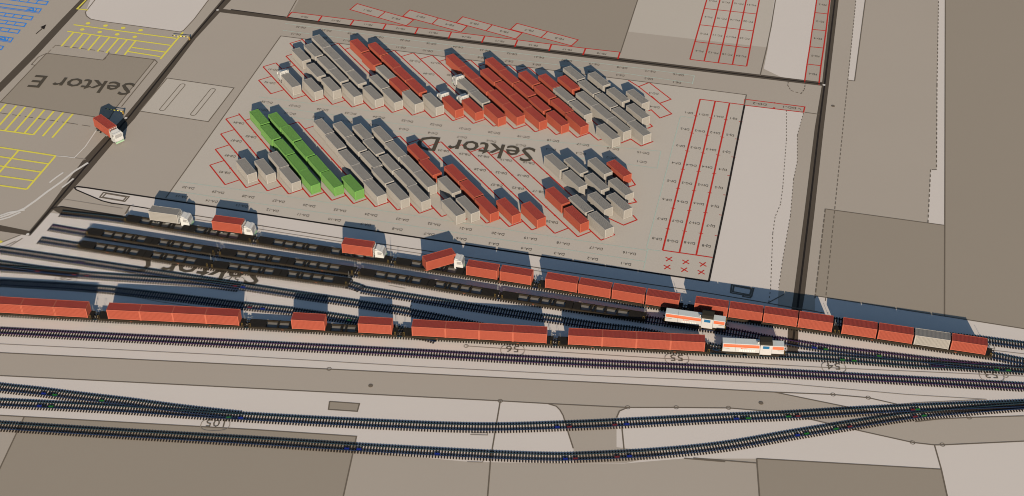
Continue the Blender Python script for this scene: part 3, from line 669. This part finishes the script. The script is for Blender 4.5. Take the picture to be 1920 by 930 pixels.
# ---------------------------------------------------------------- container wagons
DECK = 1.12; WL = 33.5
def build_wagon():
    t = empty('container_wagon')
    h = WL/2
    for s in (-1, 1):
        for sy in (-1, 1):
            mb = MB(); y = sorted((sy*1.10, sy*1.35))
            xs = (.06, h) if s > 0 else (-h, -.06)
            mb.box(xs[0], xs[1], y[0], y[1], .60, DECK-.02)
            # deeper belly between the bogies
            xa, xb = sorted((s*3.0, s*(h-4.2))); mb.prism([(xa-.8,.602),(xa+.3,.44),(xb-.3,.44),(xb+.8,.602)], y[0]+.01, y[1]-.01)
            for q in (.25, .5, .75):
                xc = s*(2.0+q*(h-6)); mb.box(xc-.16, xc+.16, *sorted((sy*1.35, sy*1.42)), DECK-.16, DECK+.0)
            part(mb, 'side_sill', 'steel_brown', t)
        mb = MB(); x = sorted((s*(h-3.9), s*h)); mb.box(x[0], x[1], -1.10, 1.10, DECK-.16, DECK-.0)
        for i in range(7): xx = x[0]+.3+i*.53; mb.box(xx, xx+.06, -1.05, 1.05, DECK-.0, DECK+.012)
        part(mb, 'deck_plate', 'steel_dark', t)
        mb = MB(); x = sorted((s*.08, s*1.75)); mb.box(x[0], x[1], -1.10, 1.10, DECK-.16, DECK-.0)
        for i in range(3): xx = x[0]+.25+i*.5; mb.box(xx, xx+.06, -1.05, 1.05, DECK-.0, DECK+.012)
        part(mb, 'deck_plate', 'steel_dark', t)
        a0, a1 = 1.75, h-3.9
        for k, wd in ((.22,.34),(.31,.2),(.52,.34),(.76,.22)):
            mb = MB(); xc = s*(a0+(a1-a0)*k) ; mb.box(xc-wd/2-.06, xc+wd/2+.06, -1.10, 1.10, DECK-.40, DECK-.06)
            for sy in (-1, 1): mb.box(xc-wd/2-.05, xc+wd/2+.05, *sorted((sy*.7, sy*.95)), DECK-.06, DECK+.02)
            part(mb, 'cross_beam', 'steel_dark', t)
        mb = MB(); x = sorted((s*(a0+.03), s*(a1-.03))); mb.box(x[0], x[1], -1.10, 1.10, .54, .58)
        part(mb, 'floor_pan', 'pan', t)
        # buffers, coupler, handrails
        for sy in (-1, 1):
            mb = MB(); mb.cyl((s*(h+.20), sy*.88, 1.0-.1), .11, .42, 'x', 10); mb.cyl((s*(h+.44), sy*.88, .9), .24, .06, 'x', 14); part(mb, 'buffer', 'steel_dark', t)
            mb = MB(); x0 = s*(h-.25)
            for dx in (0, -s*.3): mb.cyl((x0+dx, sy*1.25, DECK+.42), .02, .86, 'z', 6)
            mb.box(*sorted((x0+.03, x0-s*.33)), sy*1.25-.02, sy*1.25+.02, DECK+.82, DECK+.86); part(mb, 'handrail', 'y_steel' if sy < 0 else 'chrome', t)
        mb = MB(); mb.box(*sorted((s*h, s*(h+.5))), -.07, .07, .78, .98); mb.box(*sorted((s*(h+.22), s*(h+.5))), -.15, .15, .66, .9); part(mb, 'coupler', 'steel_dark', t)
    mb = MB(); mb.cyl((h-.5, 1.3, DECK+.95), .035, 1.95, 'z', 6); part(mb, 'signal_rod', 'chrome', t)
    for xc in (-(h-2.1), 0, h-2.1):
        mb = MB()
        for sy in (-1, 1): mb.prism([(xc-1.35,.5),(xc-1.1,.36),(xc+1.1,.36),(xc+1.35,.5),(xc+1.3,.66),(xc+.3,.8),(xc-.3,.8),(xc-1.3,.66)], *sorted((sy*.98, sy*1.10)))
        mb.box(xc-.22, xc+.22, -1.1, 1.1, .5, .94)
        bo = part(mb, 'bogie', 'steel_brown', t)
        for dx in (-.9, .9):
            mb = MB()
            for sy in (-1, 1): mb.cyl((xc+dx, sy*.76, .64), .30, .13, 'y', 18)
            mb.cyl((xc+dx, 0, .64), .08, 1.5, 'y', 8)
            part(mb, 'wheelset', 'steel_dark', bo)
    for sx in (-1, 1):
        mb = MB(); mb.box(sx*9.0-.25, sx*9.0+.25, -1.40, -1.35, .64, .86); part(mb, 'marker_plate', 'rust', t)
    return t
WK = Kind(build_wagon())
def at_track(key, px, py):
    """closest point on a track and its heading"""
    c = P(px, py).xy; L = TRACKS[key]; best = None
    for a, b in zip(L, L[1:]):
        d = b-a; t = max(0, min(1, (c-a).dot(d)/d.length_squared)); q = a+d*t
        if best is None or (q-c).length < best[0]: best = ((q-c).length, q, math.atan2(d.y, d.x))
    return best[1], best[2]
RZ = .31
def arc(key):
    L = TRACKS[key]; s = [0]
    for a, b in zip(L, L[1:]): s.append(s[-1]+(b-a).length)
    return L, s
def along(key, s0):
    L, s = arc(key)
    for i in range(len(L)-1):
        if s[i+1] >= s0: t = (s0-s[i])/(s[i+1]-s[i]); return L[i].lerp(L[i+1], t)
    return L[-1]
def locate(key, px, py):
    c = P(px, py).xy; L, s = arc(key); best = None
    for i in range(len(L)-1):
        a, b = L[i], L[i+1]; d = b-a; t = max(0, min(1, (c-a).dot(d)/d.length_squared)); q = a+d*t
        if best is None or (q-c).length < best[0]: best = ((q-c).length, s[i]+t*d.length)
    return best[1]
def wagon(key, a, b, label, group):
    s0, s1 = locate(key, *a), locate(key, *b); m = (s0+s1)/2
    p, q = along(key, m-WL*.42), along(key, m+WL*.42); c = (p+q)/2; ang = math.atan2(q.y-p.y, q.x-p.x)
    return WK.get((c.x, c.y, RZ-.31+.0), ang, label, 'freight wagon', group), c, ang
cpl = {'T1': [(232,414),(482,455),(737,494.5),(1005,537),(1285,583),(1570,625),(1856,667.5)],
       'T2': [(165,439),(410,477),(672,515),(937,558),(1214,600)], 'T3': [(150,463),(398,501),(655,539)],
       'T4': [(-98,581),(183,597),(465,611.5),(750,628.3),(1043,644.7),(1333,660)]}
desc = {'T1': ['empty container wagon behind the grey container truck, leftmost on the first loading track', 'empty container wagon between the two square parked red trucks, first loading track', 'container wagon with the slanting red container standing across its left half', 'wagon carrying four red containers between the slanting truck and the upper locomotive', 'wagon carrying four red containers directly above the upper locomotive', 'rightmost wagon of the first loading track carrying one grey container'],
        'T2': ['empty container wagon, leftmost on the second loading track', 'empty container wagon, second from left on the second loading track', 'empty container wagon, third from left on the second loading track', 'empty container wagon next to the upper locomotive'],
        'T3': ['empty container wagon, left one of two on the third loading track', 'empty container wagon, right one of two on the third loading track'],
        'T4': ['loaded wagon cut by the left edge of the picture in the long red train', 'fully loaded wagon, second from left in the long red train', 'half empty wagon with two spaced red containers in the long red train', 'fully loaded wagon, second from the lower locomotive', 'fully loaded wagon coupled to the lower locomotive']}
grp = {'T1': 'wagons on the first loading track', 'T2': 'empty wagons on the second loading track', 'T3': 'empty wagons on the third loading track', 'T4': 'wagons of the long loaded train'}
for key in cpl:
    for i in range(len(cpl[key])-1): wagon(key, cpl[key][i], cpl[key][i+1], desc[key][i], grp[key])
# containers standing on wagons: near top edge, left and right end of a run
ZD = RZ-.31+.0+DECK
def run(key, a, b, n, cols, labs, group):
    A, Bp = P(*a, ZD+CHH), P(*b, ZD+CHH); d = (Bp-A); d.z = 0; Ltot = d.length; d.normalize(); nrm = Vector((-d.y, d.x, 0))
    _, ang = at_track(key, (a[0]+b[0])/2, (a[1]+b[1])/2+14)
    gap = (Ltot-n*CL)/max(1, n-1) if n > 1 else 0
    gap = max(gap, .012)
    c0 = (A+Bp)/2
    for i in range(n):
        s = (i-(n-1)/2)*(CL+gap)
        c = c0+d*s
        q, an = at_track(key, *proj_px(c+nrm*(CW/2)))
        c = Vector((q.x, q.y, 0)); k = cols[i]
        CK[k].get((c.x, c.y, ZD+.031-.0), an, labs[i], 'shipping container', group)
def proj_px(c):
    v = Vector((c.x, c.y, 0))-Vector((0, 0, CAM_H)); w = v.dot(_F); return 960+FOC*v.dot(_R)/w, 465-FOC*v.dot(_U)/w
tw = 'red container, %s from left on the %s'
def labs(n, where, cols=None, start=1): return ['%s container, %s from left on the %s' % ((cols or ['red']*n)[i], ORD[i+start], where) for i in range(n)]
g1 = 'containers loaded on the first loading track'
run('T1', (871,502.4), (931.4,512.3), 1, ['red'], ['red container on the slanting truck wagon, right beside the white cab'], g1)
run('T1', (934.3,513.5), (995.7,522.5), 1, ['red'], ['red container at the right end of the slanting truck wagon'], g1)
g1b = [(1021.8,523.8,1273,562.8), (1303,566,1561.8,606.3)]
# the wagon bodies on the first track: run order from the left
run('T1', g1b[0][:2], g1b[0][2:], 4, ['red']*4, labs(4, 'wagon left of the upper locomotive'), g1)
run('T1', g1b[1][:2], g1b[1][2:], 4, ['red']*4, labs(4, 'wagon right above the upper locomotive'), g1)
run('T1', (1580,613.8), (1852,653.5), 4, ['red','red','grey','red'], ['red container, leftmost on the rightmost wagon', 'red container just left of the grey one on the rightmost wagon', 'grey container among red ones on the rightmost wagon', 'red container at the far right end of the first loading track'], g1)
g4 = 'containers of the long loaded train'
run('T4', (-86,569.5), (159.8,581.6), 4, ['red']*4, labs(4, 'leftmost wagon of the long train'), g4)
run('T4', (197.8,584.8), (444.5,597), 4, ['red']*4, labs(4, 'second wagon of the long train'), g4)
run('T4', (543.4,603.9), (605.8,609.2), 1, ['red'], ['left one of two lone red containers on the half empty wagon'], g4)
run('T4', (669.2,612), (732.7,615.3), 1, ['red'], ['right one of two lone red containers on the half empty wagon'], g4)
run('T4', (771,615.9), (1025,628.4), 4, ['red']*4, labs(4, 'fourth wagon of the long train'), g4)
run('T4', (1065.8,631.8), (1322,645.6), 4, ['red']*4, labs(4, 'wagon coupled to the lower locomotive'), g4)

# ---------------------------------------------------------------- container trucks
TD = 1.12
def build_truck(short=False):
    t = empty('yard_tractor' if short else 'container_truck')
    mb = MB()
    for sy in (-1, 1): mb.box(3.82 if short else -3.85, 6.0, *sorted((sy*.38, sy*.52)), .78, 1.02)
    for x in ((3.95,) if short else (-3.7, -2.2, -.4, 1.4, 3.3)): mb.box(x-.1, x+.1, -1.12, 1.12, .86, TD)
    part(mb, 'chassis', 'steel_dark', t)
    for x in ((4.3, 5.6) if short else (-2.9, -1.55, 5.15)):
        for sy in (-1, 1):
            mb = MB(); mb.cyl((x, sy*1.03, .5), .5, .34, 'y', 20); w = part(mb, 'wheel', 'rubber', t)
            mb = MB(); mb.cyl((x, sy*1.19, .5), .26, .06, 'y', 14); part(mb, 'rim', 'chrome', w)
    mb = MB()
    prof = [(4.35,.72),(6.42,.72),(6.50,1.0),(6.46,1.75),(6.14,2.86),(5.75,3.05),(4.35,3.05)]
    mb.prism(prof, -1.22, 1.22)
    cabp = part(mb, 'cab', 'cab_white', t)
    mb = MB(); n = Vector((1.25, 0, .34)).normalized()
    a, b = Vector((6.43, 0, 1.86)), Vector((6.19, 0, 2.74))
    mb.face([(a+n*.02+Vector((0,-1.05,0))), (a+n*.02+Vector((0,1.05,0))), (b+n*.02+Vector((0,.98,0))), (b+n*.02+Vector((0,-.98,0)))]); part(mb, 'windscreen', 'glass', cabp)
    for sy in (-1, 1):
        mb = MB(); mb.prism([(5.0,1.9),(6.2,1.9),(6.0,2.7),(5.0,2.7)], *sorted((sy*1.22, sy*1.235))); part(mb, 'side_window', 'glass', cabp)
        mb = MB(); mb.box(6.0, 6.12, *sorted((sy*1.24, sy*1.48)), 1.95, 2.6); part(mb, 'mirror', 'cab_white', cabp)
        mb = MB(); mb.box(6.46, 6.50, *sorted((sy*.75, sy*1.1)), .86, 1.04); part(mb, 'headlight', 'chrome', t)
        mb = MB(); mb.prism([(4.4,.5),(4.5,.72),(5.8,.72),(5.72,.5)], *sorted((sy*1.21, sy*1.25))); part(mb, 'mudguard', 'cab_white', t)
        if not short: mb = MB(); mb.box(.2, 1.7, *sorted((sy*.62, sy*1.15)), .42, .82); part(mb, 'fuel_tank', 'chrome', t)
    mb = MB(); mb.box(6.44, 6.66, -1.22, 1.22, .38, .80); part(mb, 'bumper', 'cab_green', t)
    mb = MB(); mb.prism([(4.45,3.05),(5.5,3.05),(4.6,3.4),(4.45,3.4)], -1.0, 1.0); part(mb, 'wind_deflector', 'cab_white', t)
    mb = MB()
    for yy in (-1.12, -.6, 0, .6, 1.12): mb.box(3.90, 3.98, yy-.05, yy+.05, TD, TD+2.5)
    for zz in (.1, .9, 1.7, 2.44): mb.box(3.98, 4.04, -1.17, 1.17, TD+zz, TD+zz+.1)
    part(mb, 'headboard', 'cab_white', t)
    return t
TK = Kind(build_truck()); YK = Kind(build_truck(True))

def truck_at(c, ang, colr, label, clabel, grp_):
    TK.get((c.x, c.y, .045), ang, label, 'truck', grp_)
    CK[colr].get((c.x, c.y, .045+TD+.002), ang+math.pi, clabel, 'shipping container', 'containers carried by trucks')
ZT = .045+TD+CHH
def truck_edge(a, b, colr, label, clabel, grp_):
    """a-b: near roof edge of the container from its rear to the cab end"""
    A, Bp = P(*a, ZT), P(*b, ZT); d = Bp-A; d.z = 0; d.normalize(); n = Vector((-d.y, d.x, 0))
    c = (A+Bp)/2+n*(CW/2); truck_at(Vector((c.x, c.y, 0)), math.atan2(d.y, d.x), colr, label, clabel, grp_)
gt = 'trucks on the loading lane'
truck_edge((279.2,396.3), (330.5,403.2), 'grey', 'white cab truck carrying a grey container on the lane beside the first track', 'grey container on the leftmost truck of the loading lane', gt)
truck_edge((396.9,414.4), (450.7,421.6), 'red', 'white cab truck with red container, second from left on the loading lane', 'red container on the second truck from left of the loading lane', gt)
truck_edge((640.9,457.4), (696.5,464.6), 'red', 'white cab truck with red container, third from left on the loading lane', 'red container on the third truck from left of the loading lane', gt)
# slanting load: its container juts over the wagon, the cab stands on the lane
truck_edge((174.5,221.5), (201.6,241.3), 'red', 'white cab truck with red container crossing the dark road below Sektor E', 'red container on the truck crossing the dark road', 'trucks in the terminal')
def slanted():
    A, Bp = P(799.6,491.4,ZT+.08), P(854.1,476,ZT+.08); d = Bp-A; d.z = 0; d.normalize(); n = Vector((-d.y, d.x, 0)); c = (A+Bp)/2+n*(CW/2)
    return Vector((c.x, c.y, 0)), math.atan2(d.y, d.x)
c, a = slanted()
CK['red'].get((c.x, c.y, .045+TD+.08), a, 'red container slanting across the wagon, rear corner over the rail', 'shipping container', 'containers carried by trucks')
# its tractor, cab turned parallel to the track
A_, B_ = P(640.9,457.4,ZT), P(696.5,464.6,ZT); dd = B_-A_; ta = math.atan2(dd.y, dd.x)
tt = copy_tree(TK.root); tag(tt, 'white cab truck under the slanting red container', 'truck', gt)
cabc = P(861,493,1.6); tt.location = (cabc.x-5.3*math.cos(ta), cabc.y-5.3*math.sin(ta)+.2, .045); tt.rotation_euler = (0, 0, ta)
for ch in list(tt.children):
    if ch.name.startswith('headboard'): bpy.data.objects.remove(ch)
# trucks in the yard with the cab at the rear end
gy = 'trucks between the yard columns'
for x, y, k, lab, cl in ((548.2,164.1,'grey','white cab truck at the left corner of the rear block','grey container on the truck at the left corner of the rear block'),
                         (853.8,207.4,'red','white cab truck behind the left of two red front containers, rear block','red container on the left of the two trucks, rear block middle'),
                         (891.6,212,'red','white cab truck behind the right of two red front containers, rear block','red container on the right of the two trucks, rear block middle'),
                         (882.6,174.2,'grey','white cab truck behind the grey pair beside the tall red column','grey container on the truck next to the leftmost long red column')):
    ctr = from_corner(x, y, ZT, TH)
    ctr = from_corner(x, y, DTOP, TH)
    YK.get((ctr.x, ctr.y, .045), TH+math.pi, lab, 'truck', gy)
    CK[k].get((ctr.x, ctr.y, .045), TH, cl, 'shipping container', 'containers next to the yard trucks')

# ---------------------------------------------------------------- locomotives
def build_loco():
    t = empty('diesel_locomotive')
    mb = MB(); mb.box(-6.9, 6.9, -1.4, 1.4, 1.05, 1.32); part(mb, 'frame', 'steel_brown', t)
    def hood(x0, x1, top, name, split=None):
        mb = MB(); w = 1.28; c = .38
        for a, b in ([(x0, x1)] if split is None else [(x0, split-.02), (split+.02, x1)]):
            n = len(mb.v)
            prof = [(-w,1.32),(-w,top-c),(-w+c,top),(w-c,top),(w,top-c),(w,1.32)]
            mb.v += [(a,y,z) for y, z in prof]+[(b,y,z) for y, z in prof]; k = 6
            mats_ = [0, 0, 1, 0, 0]
            for i in range(5): mb.f.append((n+i, n+i+1, n+k+i+1, n+k+i)); mb.m.append(mats_[i])
            mb.f.append(tuple(n+i for i in range(k))); mb.m.append(0); mb.f.append(tuple(n+k+i for i in range(k))); mb.m.append(0)
        h = part(mb, name, ['loco_white', 'loco_grey'], t)
        for sy in (-1, 1):
            mb = MB(); y0, z0 = sy*(w+.004), top-c-.34
            mb.face([(x0+.12,y0,z0),(x1-.12,y0,z0),(x1-.12,y0,top-c),(x0+.12,y0,top-c)])
            p0, p1 = (sy*(w+.004), top-c), (sy*(w-c*.7+.006), top-c*.3)
            mb.face([(x0+.12,p0[0],p0[1]+.002),(x1-.12,p0[0],p0[1]+.002),(x1-.12,p1[0],p1[1]+.008),(x0+.12,p1[0],p1[1]+.008)])
            part(mb, 'stripe', 'orange', h)
        return h
    lh = hood(-6.7, 1.35, 3.35, 'long_hood', -3.9); sh = hood(3.95, 6.6, 3.25, 'short_hood')
    for sy in (-1, 1):
        mb = MB()
        for i in range(9):
            x = -3.0+i*.38
            mb.box(x, x+.22, *sorted((sy*1.285, sy*1.30)), 1.5, 2.1)
        part(mb, 'grille', 'loco_grey', lh)
        # small orange emblem with two short bars of unreadable writing
        mb = MB()
        y0, y1 = sorted((sy*1.283, sy*1.292))
        ring = [(-2.55+.2*math.cos(a_), 2.36+.14*math.sin(a_)) for a_ in [i*math.pi/6 for i in range(12)]]
        mb.prism(ring, y0, y1); mb.box(-2.28, -1.3, y0, y1, 2.38, 2.44); mb.box(-2.28, -1.55, y0, y1, 2.26, 2.31)
        part(mb, 'emblem', 'orange', lh)
    mb = MB(); mb.box(1.4, 3.9, -1.42, 1.42, 1.0, 3.75); cb = part(mb, 'cab', 'loco_white', t)
    mb = MB(); prof = [(-1.46,3.75),(-1.36,4.0),(-.8,4.2),(.8,4.2),(1.36,4.0),(1.46,3.75)]
    n = 0; mb.v = [(1.32,y,z) for y, z in prof]+[(3.98,y,z) for y, z in prof]
    for i in range(6): j = (i+1) % 6; mb.f.append((i, j, 6+j, 6+i)); mb.m.append(0)
    mb.f += [tuple(range(6)), tuple(range(6, 12))]; mb.m += [0, 0]
    part(mb, 'cab_roof', 'loco_roof', cb)
    for sy in (-1, 1):
        mb = MB(); mb.box(1.95, 3.35, *sorted((sy*1.42, sy*1.435)), 2.72, 3.48); part(mb, 'window', 'loco_blue', cb)
        for xx, s in ((1.4, -1), (3.9, 1)):
            mb = MB(); mb.box(*sorted((xx, xx+s*.015)), *sorted((sy*.2, sy*1.15)), 3.38, 3.66); part(mb, 'window', 'dark_glass', cb)
    mb = MB(); mb.cyl((1.0, -.35, 3.6), .27, .6, 'z', 14); ex = part(mb, 'exhaust', 'loco_white', t)
    mb = MB(); mb.cyl((1.0, -.35, 3.905), .19, .012, 'z', 12); part(mb, 'exhaust_mouth', 'm_black', ex)
    mb = MB(); mb.box(-1.3, 1.6, -1.3, 1.3, .4, 1.03); part(mb, 'fuel_tank', 'loco_roof', t)
    for xc in (-4.0, 3.9):
        mb = MB()
        for sy in (-1, 1):
            y = sorted((sy*1.02, sy*1.18)); mb.prism([(xc-1.9,.62),(xc-1.7,.4),(xc+1.7,.4),(xc+1.9,.62),(xc+1.8,.85),(xc-1.8,.85)], *y)
            for dx in (-1.15, 1.15): mb.cyl((xc+dx, sy*1.2, .52), .16, .12, 'y', 10)
        mb.box(xc-.3, xc+.3, -1.02, 1.02, .6, 1.0)
        bo = part(mb, 'bogie', 'steel_brown', t)
        for dx in (-1.15, 1.15):
            mb = MB()
            for sy in (-1, 1): mb.cyl((xc+dx, sy*.76, .5), .5, .13, 'y', 20)
            mb.cyl((xc+dx, 0, .5), .09, 1.5, 'y', 8); part(mb, 'wheelset', 'steel_dark', bo)
    for s in (-1, 1):
        for sy in (-1, 1):
            mb = MB(); mb.cyl((s*7.1, sy*.88, 1.0), .11, .4, 'x', 10); mb.cyl((s*7.32, sy*.88, 1.0), .25, .06, 'x', 14); part(mb, 'buffer', 'steel_dark', t)
            mb = MB(); mb.box(s*6.78-.02, s*6.78+.02, sy*1.36-.02, sy*1.36+.02, 1.32, 2.3); mb.box(*sorted((s*6.78, s*5.2)), sy*1.36-.02, sy*1.36+.02, 2.28, 2.32); part(mb, 'handrail', 'y_steel', t)
            mb = MB(); mb.cyl((s*6.72 if s < 0 else 6.62, sy*.8, 1.62), .11, .05, 'x', 12); part(mb, 'headlight', 'chrome', t)
        mb = MB(); mb.box(*sorted((s*6.9, s*7.4)), -.08, .08, .85, 1.05); part(mb, 'coupler', 'steel_dark', t)
    return t
LK = Kind(build_loco())
for key, a, b, lab in (('T2', (1243,605.5), (1362,625), 'white locomotive with orange stripe, upper one, beside the empty wagons'), ('T4', (1349,660.5), (1471,668), 'white locomotive with orange stripe, lower one, heading the long red train')):
    s0, s1 = locate(key, *a), locate(key, *b); m = (s0+s1)/2; p, q = along(key, m-4), along(key, m+4); c = (p+q)/2
    LK.get((c.x, c.y, RZ-.0), math.atan2(q.y-p.y, q.x-p.x), lab, 'locomotive', 'diesel locomotives')

# ---------------------------------------------------------------- small fixtures
def build_barrier():
    t = empty('barrier_gate')
    mb = MB(); mb.box(-.2, .2, -.16, .16, 0, 1.05); part(mb, 'housing', 'y_steel', t)
    mb = MB()
    for i in range(10): mb.box(.25+i*.5, .75+i*.5, -.06, .06, .88, 1.0, i % 2)
    part(mb, 'boom', ['yellow', 'm_black'], t)
    return t
BK = Kind(build_barrier())
for a, b, lab in (((355.5,75),(335,73), 'striped barrier across the gate next to the upper yellow bays'), ((231.5,214.5),(213,211.5), 'striped barrier in the shade of the truck on the dark road')):
    p, q = P(*a), P(*b); d = q-p; BK.get((p.x, p.y, .03), math.atan2(d.y, d.x), lab, 'barrier', 'barriers at the road gates')
def build_cover():
    mb = MB(); mb.cyl((0, 0, .03), .5, .06, 'z', 20); mb.cyl((0, 0, .066), .33, .012, 'z', 20)
    return link('manhole_cover', mb.mesh('manhole_cover', 'line'))
MK = Kind(build_cover())
for p, lab in (((695,723.5), 'round manhole cover in the access road above the small dark rectangle'), ((1427,756), 'round manhole cover in the access road near the right junction'), ((1562,199), 'round manhole cover beside the dark road at the right')):
    q = P(*p); MK.get((q.x, q.y, .02), 0, lab, 'manhole cover', 'manhole covers')

# ---------------------------------------------------------------- light
EL, AZ = math.radians(18.8), math.radians(5.6)
w = bpy.data.worlds.new('World'); S.world = w; w.use_nodes = True
nt = w.node_tree; bg = nt.nodes['Background']; sky = nt.nodes.new('ShaderNodeTexSky')
sky.sky_type = 'NISHITA'; sky.sun_disc = False; sky.sun_elevation = EL; sky.sun_rotation = math.pi-AZ; sky.air_density = 1.0; sky.dust_density = .3; sky.ozone_density = 2.5
nt.links.new(sky.outputs[0], bg.inputs[0]); bg.inputs[1].default_value = .06
sd = bpy.data.lights.new('sun', 'SUN'); sd.energy = 4.0; sd.angle = math.radians(.5); sd.color = (1, .885, .75)
so = bpy.data.objects.new('sun', sd); COL.objects.link(so)
dv = Vector((-math.sin(AZ)*math.cos(EL), math.cos(AZ)*math.cos(EL), -math.sin(EL)))
so.rotation_euler = dv.to_track_quat('-Z', 'Y').to_euler(); so.location = (0, -50, 150)
vs = S.view_settings; vs.view_transform = 'Standard'; vs.look = 'None'; vs.exposure = 1.15; vs.gamma = 1; vs.use_curve_mapping = False
S.render.engine = 'CYCLES'; S.cycles.max_bounces = 4; S.cycles.diffuse_bounces = 1; S.cycles.pixel_filter_type = 'BLACKMAN_HARRIS'; S.cycles.filter_width = 1.05
